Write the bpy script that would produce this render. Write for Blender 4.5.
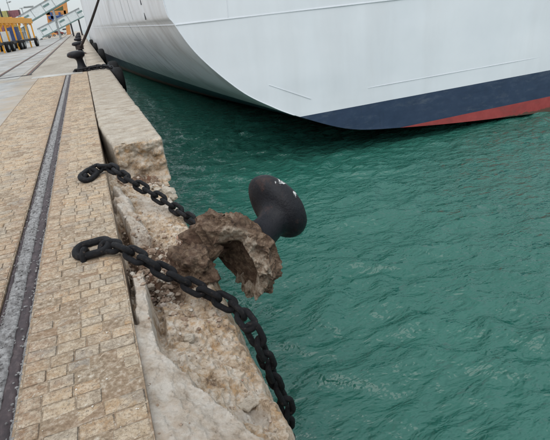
import bpy, bmesh, math, random
import numpy as np
from mathutils import Vector, Matrix, noise, Quaternion

for o in list(bpy.data.objects): bpy.data.objects.remove(o)
S = bpy.context.scene
C = S.collection
R = random.Random(7)

# ------------------------------------------------------------------ camera
CAM_H, FPX, CX, CY = 1.7, 470.0, 275.0, 220.0
VPX, VPY, SLOPE = 79.0, 28.0, -0.11          # vanishing point of the quay line, tilt of the horizon
_Y = np.array([VPX-CX, VPY-CY, FPX]); _Y /= np.linalg.norm(_Y)
_p = np.array([VPX+500-CX, VPY+500*SLOPE-CY, FPX])
_Z = np.cross(_p, _Y); _Z /= np.linalg.norm(_Z)
if _Z[1] > 0: _Z = -_Z
_X = np.cross(_Y, _Z)
MC = np.array([_X, _Y, _Z])
def ray(px, py): return MC @ np.array([px-CX, py-CY, FPX])
def onz(px, py, z=0.0):
    d = ray(px, py); t = (z-CAM_H)/d[2]; return Vector((t*d[0], t*d[1], z))
def onx(px, py, x):
    d = ray(px, py); t = x/d[0]; return Vector((x, t*d[1], CAM_H+t*d[2]))
def ony(px, py, y):
    d = ray(px, py); t = y/d[1]; return Vector((t*d[0], y, CAM_H+t*d[2]))
def proj(p):
    q = MC.T @ np.array([p[0], p[1], p[2]-CAM_H]); return q[0]/q[2]*FPX+CX, q[1]/q[2]*FPX+CY, q[2]
cam = bpy.data.cameras.new('camera'); co = bpy.data.objects.new('camera', cam); C.objects.link(co)
S.camera = co
cam.sensor_fit = 'HORIZONTAL'; cam.sensor_width = 36; cam.lens = FPX/550*36
cam.clip_start = 0.05; cam.clip_end = 5000
rt, up, bk = MC[:, 0], -MC[:, 1], -MC[:, 2]
co.matrix_world = Matrix(((rt[0], up[0], bk[0], 0), (rt[1], up[1], bk[1], 0), (rt[2], up[2], bk[2], CAM_H), (0, 0, 0, 1)))

# ------------------------------------------------------------------ sky and sun (bright overcast)
SUN_AZ, SUN_EL = math.radians(215), math.radians(55)     # azimuth measured from +Y towards +X
W = bpy.data.worlds.new('World'); S.world = W; W.use_nodes = True
nt = W.node_tree; nt.nodes.clear()
sky = nt.nodes.new('ShaderNodeTexSky'); sky.sky_type = 'NISHITA'; sky.sun_disc = False
sky.sun_elevation = SUN_EL; sky.sun_rotation = SUN_AZ; sky.dust_density = 1.0; sky.air_density = 1.0; sky.ozone_density = 1.0
hs = nt.nodes.new('ShaderNodeMix'); hs.data_type = 'RGBA'; hs.inputs[0].default_value = 0.85      # even cloud veil over the clear sky
# overcast luminance rises from horizon to zenith (CIE overcast sky)
tc = nt.nodes.new('ShaderNodeTexCoord'); sp = nt.nodes.new('ShaderNodeSeparateXYZ'); nt.links.new(tc.outputs['Generated'], sp.inputs[0])
mx = nt.nodes.new('ShaderNodeMath'); mx.operation = 'MAXIMUM'; mx.inputs[1].default_value = 0; nt.links.new(sp.outputs[2], mx.inputs[0])
ma = nt.nodes.new('ShaderNodeMath'); ma.operation = 'MULTIPLY_ADD'; ma.inputs[1].default_value = 0.9; ma.inputs[2].default_value = 0.47; nt.links.new(mx.outputs[0], ma.inputs[0])
vm = nt.nodes.new('ShaderNodeVectorMath'); vm.operation = 'SCALE'; vm.inputs[0].default_value = (6.5, 7.0, 7.4); nt.links.new(ma.outputs[0], vm.inputs['Scale'])
nt.links.new(vm.outputs[0], hs.inputs[7])
bg = nt.nodes.new('ShaderNodeBackground'); bg.inputs['Strength'].default_value = 0.15
wo = nt.nodes.new('ShaderNodeOutputWorld')
nt.links.new(sky.outputs[0], hs.inputs[6]); nt.links.new(hs.outputs[2], bg.inputs[0]); nt.links.new(bg.outputs[0], wo.inputs[0])
sl = bpy.data.lights.new('sun', 'SUN'); sl.energy = 1.3; sl.angle = math.radians(60); sl.color = (1, 0.96, 0.9)
so = bpy.data.objects.new('sun', sl); C.objects.link(so)
sd = Vector((math.sin(SUN_AZ)*math.cos(SUN_EL), math.cos(SUN_AZ)*math.cos(SUN_EL), math.sin(SUN_EL)))
so.rotation_euler = (-sd).to_track_quat('-Z', 'Y').to_euler()
S.view_settings.view_transform = 'Standard'; S.view_settings.look = 'None'
S.view_settings.exposure = 0.36; S.view_settings.gamma = 1.0
S.render.engine = 'CYCLES'; S.cycles.max_bounces = 6; S.cycles.diffuse_bounces = 3; S.cycles.glossy_bounces = 3

# ------------------------------------------------------------------ helpers: nodes
class NB:
    def __init__(s, name):
        s.m = bpy.data.materials.new(name); s.m.use_nodes = True; s.t = s.m.node_tree; s.t.nodes.clear()
        s.out = s.n('ShaderNodeOutputMaterial'); s.p = s.n('ShaderNodeBsdfPrincipled')
        s.l(s.p.outputs[0], s.out.inputs[0])
        s.pos = s.n('ShaderNodeNewGeometry')
    def n(s, t, **kw):
        x = s.t.nodes.new(t)
        for k, v in kw.items(): setattr(x, k, v)
        return x
    def l(s, a, b): s.t.links.new(a, b)
    def coord(s, sc=(1, 1, 1), obj=False):
        mp = s.n('ShaderNodeMapping'); mp.inputs['Scale'].default_value = sc
        if obj: s.l(s.n('ShaderNodeTexCoord').outputs['Object'], mp.inputs[0])
        else: s.l(s.pos.outputs['Position'], mp.inputs[0])
        return mp.outputs[0]
    def noise(s, sc, det=6, rough=.6, vec=None, dist=0):
        x = s.n('ShaderNodeTexNoise'); x.inputs['Scale'].default_value = sc; x.inputs['Detail'].default_value = det
        x.inputs['Roughness'].default_value = rough; x.inputs['Distortion'].default_value = dist
        s.l(vec if vec is not None else s.coord(), x.inputs['Vector']); return x.outputs['Fac']
    def voro(s, sc, feat='F1', vec=None):
        x = s.n('ShaderNodeTexVoronoi', feature=feat); x.inputs['Scale'].default_value = sc
        s.l(vec if vec is not None else s.coord(), x.inputs['Vector']); return x.outputs['Distance']
    def ramp(s, f, stops):
        x = s.n('ShaderNodeValToRGB'); e = x.color_ramp.elements
        while len(e) < len(stops): e.new(.5)
        for q, (p, c) in zip(e, stops):
            q.position = p; q.color = (c, c, c, 1) if isinstance(c, (int, float)) else (*c, 1)
        s.l(f, x.inputs[0]); return x.outputs[0]
    def mix(s, f, a, b, mode='MIX'):
        x = s.n('ShaderNodeMix', data_type='RGBA', blend_type=mode)
        for i, v in ((0, f), (6, a), (7, b)):
            if hasattr(v, 'node'): s.l(v, x.inputs[i])
            elif i == 0: x.inputs[0].default_value = v
            else: x.inputs[i].default_value = (*v, 1)
        return x.outputs[2]
    def math(s, op, a, b=None, c=None):
        x = s.n('ShaderNodeMath', operation=op)
        for i, v in enumerate((a, b, c)):
            if v is None: continue
            if hasattr(v, 'node'): s.l(v, x.inputs[i])
            else: x.inputs[i].default_value = v
        return x.outputs[0]
    def bump(s, h, st, dist=.02, nrm=None):
        x = s.n('ShaderNodeBump'); x.inputs['Strength'].default_value = st; x.inputs['Distance'].default_value = dist
        s.l(h, x.inputs['Height'])
        if nrm is not None: s.l(nrm, x.inputs['Normal'])
        return x.outputs[0]
    def attr(s, name, out='Color'):
        x = s.n('ShaderNodeAttribute'); x.attribute_name = name; return x.outputs[out]
    def fin(s, col, rough=.8, nrm=None, metal=0, spec=None):
        for k, v in (('Base Color', col), ('Roughness', rough), ('Metallic', metal)):
            if hasattr(v, 'node'): s.l(v, s.p.inputs[k])
            elif k == 'Base Color': s.p.inputs[k].default_value = (*v, 1)
            else: s.p.inputs[k].default_value = v
        if nrm is not None: s.l(nrm, s.p.inputs['Normal'])
        if spec is not None: s.p.inputs['Specular IOR Level'].default_value = spec
        return s.m
    def rnd(s):
        oi = s.n('ShaderNodeObjectInfo'); return s.math('FRACT', s.math('ADD', oi.outputs['Random'], s.pos.outputs['Random Per Island']))

# ------------------------------------------------------------------ materials
def m_sett():
    b = NB('sett_stone'); r = b.rnd()
    tone = b.ramp(r, [(0, (.27, .185, .11)), (.18, (.41, .30, .19)), (.34, (.47, .345, .215)), (.5, (.33, .285, .23)), (.64, (.50, .40, .28)), (.8, (.38, .255, .145)), (.9, (.42, .37, .30)), (1, (.34, .235, .14))])
    big = b.ramp(b.noise(1.3, 5, .6), [(.3, (.60, .58, .56)), (.5, (.94, .89, .84)), (.68, (1.14, 1.09, 1.03))])
    c = b.mix(1.0, tone, big, 'MULTIPLY')
    c = b.mix(b.ramp(b.noise(2.6, 6, .7), [(.50, 0), (.66, .65)]), c, (.38, .205, .085))
    sx = b.n('ShaderNodeSeparateXYZ'); b.l(b.pos.outputs['Position'], sx.inputs[0])
    near = b.math('ADD', b.math('MULTIPLY_ADD', b.math('ABSOLUTE', b.math('ADD', sx.outputs[0], .85)), -2.6, 1.05), b.math('MULTIPLY', b.math('SUBTRACT', b.noise(5, 6, .7), .5), 1.8))
    c = b.mix(b.ramp(near, [(.2, 0), (.9, .75)]), c, (.25, .12, .055))      # rust bled from the rail
    c = b.mix(b.ramp(b.noise(21, 8, .82), [(.42, 0), (.58, .75)]), c, (.60, .50, .38))
    c = b.mix(b.ramp(b.noise(3.4, 6, .7), [(.54, 0), (.64, .55)]), c, (.24, .215, .19))
    fine = b.noise(58, 7, .85)
    c = b.mix(b.ramp(fine, [(.50, 0), (.60, .8)]), c, (.16, .11, .07))
    c = b.mix(b.ramp(b.noise(19, 9, .85), [(.60, 0), (.64, .95)]), c, (.74, .70, .62))
    pit = b.ramp(b.noise(27, 6, .8), [(.63, 0), (.67, 1)])
    c = b.mix(b.math('MULTIPLY', pit, .85), c, (.07, .045, .03))
    h = b.math('SUBTRACT', b.math('SUBTRACT', b.noise(40, 8, .78), b.math('MULTIPLY', fine, .5)), b.math('MULTIPLY', pit, .35))
    return b.fin(c, .82, b.bump(h, .9, .014))
def m_mortar():
    b = NB('sett_mortar')
    c = b.ramp(b.noise(30, 7, .7), [(.3, (.10, .07, .045)), (.5, (.26, .195, .13)), (.68, (.50, .44, .36))])
    c = b.mix(b.ramp(b.noise(2.0, 4), [(.4, 0), (.65, .5)]), c, (.23, .13, .07))
    return b.fin(c, .95, b.bump(b.noise(90, 6, .7), .9, .01))
def m_paving():
    b = NB('worn_paving')
    n = b.noise(.7, 6, .6, b.coord((1, .35, 1)))
    c = b.ramp(n, [(.3, (.27, .235, .19)), (.5, (.37, .335, .285)), (.7, (.44, .41, .36))])
    c = b.mix(b.ramp(b.noise(9, 8, .75), [(.52, 0), (.62, .6)]), c, (.18, .155, .13))
    rows = b.n('ShaderNodeTexBrick'); rows.inputs['Scale'].default_value = 1
    rows.inputs['Brick Width'].default_value = .13; rows.inputs['Row Height'].default_value = .1; rows.inputs['Mortar Size'].default_value = .006
    rows.inputs['Color1'].default_value = (1, .97, .93, 1); rows.inputs['Color2'].default_value = (.8, .78, .75, 1); rows.inputs['Mortar'].default_value = (.55, .52, .5, 1)
    b.l(b.coord(), rows.inputs['Vector'])
    c = b.mix(.7, c, rows.outputs['Color'], 'MULTIPLY')
    c = b.mix(b.ramp(b.noise(22, 7, .75), [(.62, 0), (.70, .8)]), c, (.6, .57, .5))
    return b.fin(c, .8, b.bump(b.noise(40, 8, .7), .6, .015))
def m_concrete(name='apron_concrete', a=(.30, .30, .29), c2=(.42, .42, .41), dark=(.2, .19, .175), dirty=.85):
    b = NB(name); r = b.rnd()
    c = b.ramp(b.noise(.9, 8, .65, b.coord((1, .4, 1))), [(.3, dark), (.48, a), (.7, c2)])
    c = b.mix(b.ramp(b.noise(.35, 4), [(.45, 0), (.65, .5)]), c, (.30, .24, .17))
    sx = b.n('ShaderNodeSeparateXYZ'); b.l(b.pos.outputs['Position'], sx.inputs[0])
    dirt = b.math('ADD', b.math('MULTIPLY_ADD', sx.outputs[0], .55, 1.75), b.math('MULTIPLY', b.math('SUBTRACT', b.noise(1.1, 6, .7), .5), 2.2))
    c = b.mix(b.ramp(dirt, [(.1, 0), (.75, dirty)]), c, (.36, .285, .205))
    c = b.mix(1.0, c, b.ramp(r, [(0, .88), (1, 1.05)]), 'MULTIPLY')
    c = b.mix(b.ramp(b.noise(35, 6, .7), [(.55, 0), (.75, .5)]), c, (.17, .16, .15))
    return b.fin(c, b.ramp(b.noise(.6, 4), [(.4, .45), (.6, .85)]), b.bump(b.noise(30, 8, .7), .4, .012))
def m_cope():
    b = NB('cope_limestone')
    c = b.ramp(b.noise(2.6, 9, .75, b.coord((1, 1.6, 1))), [(.32, (.22, .17, .12)), (.45, (.36, .305, .24)), (.62, (.48, .43, .36))])
    c = b.mix(b.ramp(b.noise(40, 8, .85), [(.5, 0), (.62, .75)]), c, (.18, .14, .10))
    c = b.mix(b.ramp(b.noise(3.3, 6, .6), [(.58, 0), (.7, .5)]), c, (.42, .29, .165))
    c = b.mix(b.ramp(b.noise(19, 8, .75), [(.63, 0), (.70, .9)]), c, (.62, .6, .55))
    h = b.math('ADD', b.noise(30, 9, .72), b.math('MULTIPLY', b.voro(55), .25))
    return b.fin(c, .88, b.bump(h, .9, .018))
def m_broken():
    b = NB('broken_cope_stone')
    k = b.n('ShaderNodeSeparateColor'); b.l(b.attr('kind'), k.inputs[0])
    tan = b.ramp(b.noise(6, 9, .78), [(.35, (.15, .09, .052)), (.43, (.42, .30, .195)), (.51, (.60, .48, .36)), (.62, (.74, .66, .565))])
    tan = b.mix(b.ramp(b.noise(7.5, 7, .75), [(.50, 0), (.62, .8)]), tan, (.50, .30, .14))
    tan = b.mix(b.ramp(b.noise(13, 9, .8), [(.55, 0), (.68, .8)]), tan, (.66, .62, .57))
    tan = b.mix(b.ramp(b.noise(33, 8, .85), [(.60, 0), (.65, .9)]), tan, (.10, .06, .035))
    pale = b.ramp(b.noise(9, 9, .7), [(.33, (.37, .285, .21)), (.45, (.55, .46, .37)), (.60, (.68, .61, .53))])
    pale = b.mix(b.ramp(b.noise(48, 7, .85), [(.58, 0), (.65, .65)]), pale, (.27, .20, .145))
    pale = b.mix(b.ramp(b.noise(4, 6, .7), [(.54, 0), (.68, .45)]), pale, (.58, .41, .27))
    br = b.ramp(b.noise(14, 9, .75), [(.3, (.085, .05, .035)), (.5, (.22, .145, .095)), (.62, (.34, .25, .18)), (.75, (.5, .44, .38))])
    br = b.mix(b.ramp(b.noise(6, 5), [(.5, 0), (.66, .6)]), br, (.22, .085, .045))
    e = b.noise(16, 7, .75)
    pm = b.ramp(b.math('ADD', k.outputs[0], b.math('MULTIPLY', b.math('SUBTRACT', e, .5), .9)), [(.4, 0), (.56, 1)])
    bm_ = b.ramp(b.math('ADD', k.outputs[1], b.math('MULTIPLY', b.math('SUBTRACT', e, .5), 1.1)), [(.36, 0), (.6, 1)])
    c = b.mix(bm_, b.mix(pm, tan, pale), br)
    # wet green-black weed band on the wall
    c = b.mix(k.outputs[2], c, b.ramp(b.noise(12, 8, .7), [(.3, (.02, .025, .02)), (.7, (.09, .08, .05))]))
    pit = b.ramp(b.noise(33, 8, .85), [(.60, 0), (.65, 1)])
    h = b.math('SUBTRACT', b.math('ADD', b.math('MULTIPLY', b.noise(20, 10, .85), 1.3), b.math('MULTIPLY', b.voro(38), .35)), b.math('MULTIPLY', pit, .3))
    return b.fin(c, .9, b.bump(h, .9, .026))
def m_rubble():
    b = NB('rubble_stone'); r = b.rnd()
    c = b.ramp(r, [(0, (.17, .10, .065)), (.25, (.30, .21, .145)), (.5, (.24, .15, .10)), (.7, (.42, .34, .26)), (.88, (.56, .52, .46)), (1, (.28, .12, .07))])
    c = b.mix(b.ramp(b.noise(30, 8, .75), [(.4, 0), (.7, .7)]), c, (.48, .40, .32))
    c = b.mix(b.ramp(b.noise(60, 6, .75), [(.55, 0), (.7, .7)]), c, (.10, .065, .045))
    return b.fin(c, .95, b.bump(b.noise(60, 9, .75), .9, .015))
def m_footing():
    b = NB('footing_concrete')
    c = b.ramp(b.noise(13, 10, .82, b.coord(obj=True)), [(.32, (.025, .015, .010)), (.43, (.10, .058, .034)), (.52, (.23, .145, .09)), (.61, (.38, .28, .195)), (.72, (.62, .54, .44))])
    c = b.mix(b.ramp(b.noise(5, 6, .6, b.coord(obj=True)), [(.50, 0), (.64, .7)]), c, (.16, .085, .055))
    k = b.attr('kind', 'Fac')
    pale = b.ramp(b.noise(18, 9, .75), [(.34, (.12, .075, .045)), (.47, (.38, .28, .195)), (.62, (.66, .57, .46))])
    c = b.mix(b.ramp(b.math('ADD', k, b.math('MULTIPLY', b.math('SUBTRACT', b.noise(14, 7, .7), .5), .8)), [(.45, 0), (.6, .85)]), c, pale)
    h = b.math('ADD', b.noise(26, 10, .85), b.math('MULTIPLY', b.voro(40), .3))
    return b.fin(c, .92, b.bump(h, 1.0, .05))
def m_iron(name='bollard_iron', marks=True, rust=.5):
    b = NB(name)
    c = b.ramp(b.noise(7, 8, .7, b.coord(obj=True)), [(.3, (.005, .005, .007)), (.6, (.009, .009, .012)), (.8, (.02, .019, .023))])
    if rust: c = b.mix(b.ramp(b.noise(4.5, 8, .7, b.coord(obj=True)), [(.55, 0), (.72, rust)]), c, (.10, .045, .03))
    rg = b.ramp(b.noise(20, 7, .7), [(.3, .28), (.7, .5)])
    if marks:
        k = b.attr('mark', 'Fac')
        w = b.ramp(b.math('MULTIPLY', k, b.noise(26, 7, .72, b.coord((1, 1, 1), obj=True))), [(.49, 0), (.53, .95)])
        c = b.mix(w, c, (.62, .62, .6))
        dust = b.ramp(b.noise(60, 5, .7), [(.63, 0), (.75, .10)])
        c = b.mix(dust, c, (.28, .28, .29))
    h = b.math('ADD', b.noise(38, 8, .7), b.math('MULTIPLY', b.noise(6, 4), .8))
    return b.fin(c, rg, b.bump(h, .6, .014), spec=.22)
def m_chain(name='chain_iron', c0=(.003, .0032, .004), c1=(.007, .007, .009)):
    b = NB(name); r = b.rnd()
    c = b.ramp(b.noise(22, 8, .7), [(.3, c0), (.62, c1), (.85, (.05, .04, .035))])
    c = b.mix(b.ramp(b.noise(38, 7, .78), [(.57, 0), (.66, .5)]), c, (.12, .085, .065))
    return b.fin(c, b.ramp(b.noise(30, 6), [(.35, .32), (.7, .68)]), b.bump(b.noise(60, 8, .78), 1.0, .014), spec=.24)
def m_rail(kind):
    b = NB('rail_'+kind)
    if kind == 'steel':
        c = b.ramp(b.noise(26, 9, .72, b.coord((1, .5, 1))), [(.3, (.018, .012, .014)), (.52, (.042, .027, .029)), (.68, (.085, .062, .062)), (.82, (.22, .19, .18))])
        return b.fin(c, .62, b.bump(b.noise(60, 8, .75), .8, .008))
    c = b.ramp(b.noise(30, 9, .75, b.coord((1, .7, 1))), [(.34, (.05, .042, .04)), (.43, (.17, .16, .155)), (.54, (.28, .27, .265)), (.68, (.46, .45, .44))])
    c = b.mix(b.ramp(b.noise(75, 6, .8), [(.60, 0), (.67, .8)]), c, (.06, .05, .048))
    return b.fin(c, .75, b.bump(b.noise(55, 9, .8), 1.0, .015))
def m_hull():
    b = NB('hull_paint')
    sx = b.n('ShaderNodeSeparateXYZ'); b.l(b.pos.outputs['Position'], sx.inputs[0]); z = sx.outputs[2]
    wh = b.ramp(b.noise(.55, 6, .6), [(.3, (.68, .705, .735)), (.7, (.74, .76, .785))])
    st = b.noise(.8, 6, .6, b.coord((1.3, 1.3, .22)))
    gr = b.attr('grime', 'Fac')
    wh = b.mix(b.math('MULTIPLY', b.ramp(st, [(.46, 0), (.68, .6)]), b.math('ADD', .12, gr)), wh, (.34, .315, .30))
    wh = b.mix(b.math('MULTIPLY', b.ramp(b.noise(2.2, 8, .75), [(.58, 0), (.72, .6)]), gr), wh, (.42, .36, .32))
    nv = b.ramp(b.noise(2.0, 8, .7, b.coord((1, 1, 2))), [(.3, (.020, .034, .068)), (.55, (.028, .046, .088)), (.8, (.06, .08, .12))])
    nv = b.mix(b.ramp(b.noise(1.4, 8, .8, b.coord((.8, .8, 2.5))), [(.54, 0), (.66, .45)]), nv, (.11, .13, .155))
    nv = b.mix(b.ramp(b.noise(1.1, 7, .75, b.coord((3, 3, .4))), [(.58, 0), (.70, .5)]), nv, (.012, .018, .03))
    rd = b.ramp(b.noise(2.5, 8, .7), [(.3, (.25, .035, .035)), (.7, (.36, .065, .06))])
    rd = b.mix(b.ramp(b.noise(1.6, 8, .8, b.coord((1, 1, 3))), [(.52, 0), (.66, .6)]), rd, (.17, .055, .05))
    wl_ = b.math('ADD', b.math('MULTIPLY_ADD', z, -3.0, -6.72), b.math('MULTIPLY', b.noise(3, 7, .7), .9))
    rd = b.mix(b.ramp(wl_, [(.9, 0), (1.0, .8)]), rd, (.05, .055, .035))      # weed and scum at the waterline
    navy = b.math('LESS_THAN', z, -1.14); red = b.math('LESS_THAN', z, -2.03)
    c = b.mix(red, b.mix(navy, wh, nv), rd)
    h = b.math('ADD', b.noise(.5, 3, .5, b.coord((1, 1, .8))), b.math('MULTIPLY', b.noise(60, 4), .008))
    return b.fin(c, b.ramp(b.noise(1.2, 5), [(.3, .28), (.7, .42)]), b.bump(h, .35, .05))
def m_flat(name, col, rough=.6, var=.25, metal=0):
    b = NB(name)
    a = tuple(max(0, v*(1-var)) for v in col); d = tuple(min(1, v*(1+var)) for v in col)
    c = b.ramp(b.noise(3.5, 8, .7), [(.3, a), (.7, d)])
    return b.fin(c, rough, b.bump(b.noise(25, 6), .25, .02), metal)
def m_water():
    b = NB('harbour_water')
    c = b.ramp(b.noise(.25, 5, .6), [(.3, (.016, .088, .067)), (.7, (.025, .112, .086))])
    v = b.coord((1, 1, 1))
    n1 = b.noise(3.4, 3, .5, b.coord((.7, 1.3, 1)), .3); n2 = b.noise(9, 2, .5, b.coord((.7, 1.3, 1)), .3)
    nr = b.bump(b.math('ADD', n1, b.math('MULTIPLY', n2, .25)), .8, .20)
    b.p.inputs['IOR'].default_value = 1.42
    return b.fin(c, .045, nr)
def m_tyre():
    b = NB('tyre_rubber')
    c = b.ramp(b.noise(20, 7, .7), [(.3, (.004, .004, .0045)), (.75, (.014, .014, .014))])
    return b.fin(c, .7, b.bump(b.noise(50, 6), .5, .02), spec=.2)
MT = dict(sett=m_sett(), mortar=m_mortar(), paving=m_paving(), concrete=m_concrete(), cope=m_cope(), broken=m_broken(),
          rubble=m_rubble(), footing=m_footing(), iron=m_iron(), iron2=m_iron('bollard_iron_rusty', True, .8), chain=m_chain(), railsteel=m_rail('steel'), railfill=m_rail('fill'),
          hull=m_hull(), water=m_water(), tyre=m_tyre(),
          strip=m_concrete('strip_concrete', (.40, .40, .38), (.5, .5, .48), (.28, .27, .25), .1),
          yellow=m_flat('yellow_paint', (.78, .36, .025), .5, .12), orange=m_flat('orange_paint', (.55, .24, .07), .5), dark=m_flat('dark_steel', (.02, .02, .022), .5),
          white=m_flat('white_paint', (.62, .66, .66), .5, .12), grey=m_flat('grey_steel', (.26, .28, .28), .5), teal=m_flat('teal_steel', (.14, .22, .21), .5),
          blue=m_flat('blue_paint', (.035, .07, .2), .5), green=m_flat('green_paint', (.20, .28, .16), .6), red=m_flat('red_paint', (.30, .06, .05), .6),
          maroon=m_flat('maroon_paint', (.22, .085, .10), .6), olive=m_flat('olive_paint', (.36, .33, .12), .6), rope=m_flat('tarred_rope', (.045, .033, .03), .9),
          chips=m_flat('chip_white', (.48, .44, .38), .9, .35), glass=m_flat('dark_glass', (.03, .035, .04), .1), seam=m_flat('hull_seam_paint', (.66, .68, .71), .5, .05), mark=m_flat('hull_mark_paint', (.03, .033, .04), .6), rust=m_flat('rusty_steel', (.16, .07, .04), .85, .5))

# ------------------------------------------------------------------ helpers: objects
def tag(o, label=None, cat=None, group=None, kind=None):
    if label: o['label'] = label
    if cat: o['category'] = cat
    if group: o['group'] = group
    if kind: o['kind'] = kind
    return o
def thing(name, label, cat, loc=(0, 0, 0), group=None):
    o = bpy.data.objects.new(name, None); C.objects.link(o); o.location = loc; o.empty_display_size = .1
    return tag(o, label, cat, group)
def put(name, me, parent=None):
    o = bpy.data.objects.new(name, me); C.objects.link(o)
    if parent is not None:
        o.parent = parent; o.matrix_parent_inverse = Matrix.Translation(parent.location).inverted() if parent.rotation_euler[:] == (0, 0, 0) else Matrix()
    return o
def mk(name, v, f, mat, parent=None, smooth=False):
    me = bpy.data.meshes.new(name); me.from_pydata([tuple(p) for p in v], [], f); me.update()
    if mat: me.materials.append(MT[mat] if isinstance(mat, str) else mat)
    if smooth: me.shade_smooth()
    return put(name, me, parent)
class MB:
    def __init__(s): s.v = []; s.f = []
    def add(s, v, f):
        k = len(s.v); s.v += [Vector(p) for p in v]; s.f += [[i+k for i in q] for q in f]; return s
    def box(s, c, d, q=None):
        x, y, z = (t/2 for t in d); c = Vector(c)
        v = [Vector(p) for p in ((-x, -y, -z), (x, -y, -z), (x, y, -z), (-x, y, -z), (-x, -y, z), (x, -y, z), (x, y, z), (-x, y, z))]
        if q is not None: v = [q @ p for p in v]
        return s.add([p+c for p in v], [(3, 2, 1, 0), (4, 5, 6, 7), (0, 1, 5, 4), (1, 2, 6, 5), (2, 3, 7, 6), (3, 0, 4, 7)])
    def beam(s, a, b, w, h):       # bar of w x h from a to b
        a = Vector(a); b = Vector(b); d = b-a; q = d.to_track_quat('X', 'Z')
        return s.box((a+b)/2, (d.length, w, h), q)
    def tube(s, pts, r, n=10, cap=True):
        pts = [Vector(p) for p in pts]; v = []; f = []; u = None
        for i, p in enumerate(pts):
            t = (pts[min(i+1, len(pts)-1)]-pts[max(i-1, 0)]).normalized()
            u = t.orthogonal() if u is None else (u-t*u.dot(t)); u.normalize(); w = t.cross(u)
            rr = r[i] if isinstance(r, (list, tuple)) else r
            for k in range(n):
                a = 2*math.pi*k/n; v.append(p+(u*math.cos(a)+w*math.sin(a))*rr)
        for i in range(len(pts)-1):
            for k in range(n): f.append((i*n+k, i*n+(k+1) % n, (i+1)*n+(k+1) % n, (i+1)*n+k))
        if cap: f.append(list(range(n))[::-1]); f.append([(len(pts)-1)*n+k for k in range(n)])
        return s.add(v, f)
    def build(s, name, mat, parent=None, smooth=False):
        return mk(name, s.v, s.f, mat, parent, smooth)
def nz(p, sc, oct=4, seed=0.0): return noise.fractal(Vector(p)*sc+Vector((seed, seed*1.7, -seed)), 1.0, 2.0, oct, noise_basis='PERLIN_ORIGINAL')
def vor(p, sc, seed=0.0): return noise.noise(Vector(p)*sc+Vector((seed, -seed, seed*.6)), noise_basis='VORONOI_F1')
def crk(p, sc, seed=0.0): return noise.noise(Vector(p)*sc+Vector((seed, -seed, seed*.6)), noise_basis='VORONOI_F2F1')
def lerp(a, b, t): return a+(b-a)*t
def sst(a, b, x):
    t = min(1, max(0, (x-a)/(b-a))); return t*t*(3-2*t)
def interp(x, xs, ys): return float(np.interp(x, xs, ys))

# ------------------------------------------------------------------ setting: water
WATER_Z = -2.55
def build_water():
    def axis(lo, hi, c0, c1, fine, grow=1.12):
        a = list(np.arange(c0, c1, fine)); s = fine
        while a[-1] < hi: s *= grow; a.append(a[-1]+s)
        s = fine; b = [c0]
        while b[-1] > lo: s *= grow; b.append(b[-1]-s)
        return np.array(b[::-1][:-1]+a)
    xs = axis(-1.0, 700, .6, 15, .055); xs = xs[xs > -.5]
    ys = axis(-300, 900, 1.0, 19, .055)
    X, Y = np.meshgrid(xs, ys)
    rng = np.random.RandomState(5)
    Zw = np.zeros_like(X)
    # warped superposition of wavelets: choppy harbour ripples
    wx = X+.30*np.sin(.9*Y+.4*X)+.12*np.sin(1.7*X-2.1*Y+1); wy = Y+.28*np.sin(1.1*X-.5*Y+2)+.14*np.sin(2.3*Y+1.3*X)+.05*np.sin(5.1*X+2*Y)
    for k in range(26):
        lam = .30*(5.5**rng.rand()); th = math.radians(78)+rng.randn()*.55
        kx, ky = math.cos(th)*2*math.pi/lam, math.sin(th)*2*math.pi/lam
        ph = rng.rand()*6.28; amp = .0088*lam**.95*(.6+.8*rng.rand())
        mod = .5+.5*np.sin(wx*rng.uniform(.5, 1.6)+wy*rng.uniform(-.8, .8)+rng.rand()*6)      # wave groups
        w = np.sin(kx*wx+ky*wy+ph)
        Zw += amp*mod*(w+.40*np.sin(2*(kx*wx+ky*wy+ph)-.9))*1.6
    D = np.hypot(X-3, Y-6); Zw *= np.clip(1.6-D/30, 0, 1)
    Zw *= .75+.5*np.sin(.35*X+.2*Y)*np.sin(.28*Y-.15*X+1)
    nx, ny = len(xs), len(ys)
    co = np.stack([X, Y, Zw+WATER_Z], -1).reshape(-1, 3).astype(np.float32)
    i = np.arange((ny-1)*(nx-1)); r = i//(nx-1); c = i % (nx-1); a = r*nx+c
    q = np.stack([a, a+1, a+nx+1, a+nx], -1).astype(np.int32)
    me = bpy.data.meshes.new('water'); me.vertices.add(len(co)); me.vertices.foreach_set('co', co.ravel())
    me.loops.add(q.size); me.loops.foreach_set('vertex_index', q.ravel())
    me.polygons.add(len(q)); me.polygons.foreach_set('loop_start', np.arange(0, q.size, 4, dtype=np.int32))
    me.update(calc_edges=True); me.materials.append(MT['water']); me.shade_smooth()
    o = put('water', me); tag(o, 'green harbour water with small ripples', kind='structure')
build_water()

# ------------------------------------------------------------------ setting: quay
JX, EX = -0.115, 0.80          # joint between setts and cope, seaward face of the cope
Y_BREAK, Y_PAVE = 7.55, 22.3
RX0, RX1 = -0.96, -0.742       # rail channel
SX0 = -2.0                     # setts reach to here, concrete beyond
qb = MB(); BZ = -.0028
qb.add([(-160, -60, BZ), (RX0, -60, BZ), (RX0, Y_PAVE, BZ), (-160, Y_PAVE, BZ)], [(0, 1, 2, 3)])
qb.add([(RX1, -60, BZ), (JX, -60, BZ), (JX, Y_PAVE, BZ), (RX1, Y_PAVE, BZ)], [(0, 1, 2, 3)])
qb.add([(RX0, -60, BZ), (RX0, Y_PAVE, BZ), (RX0, Y_PAVE, -.09), (RX0, -60, -.09), (RX1, -60, BZ), (RX1, Y_PAVE, BZ), (RX1, Y_PAVE, -.09), (RX1, -60, -.09)], [(0, 1, 2, 3), (5, 4, 7, 6), (3, 2, 6, 7)])
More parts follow.
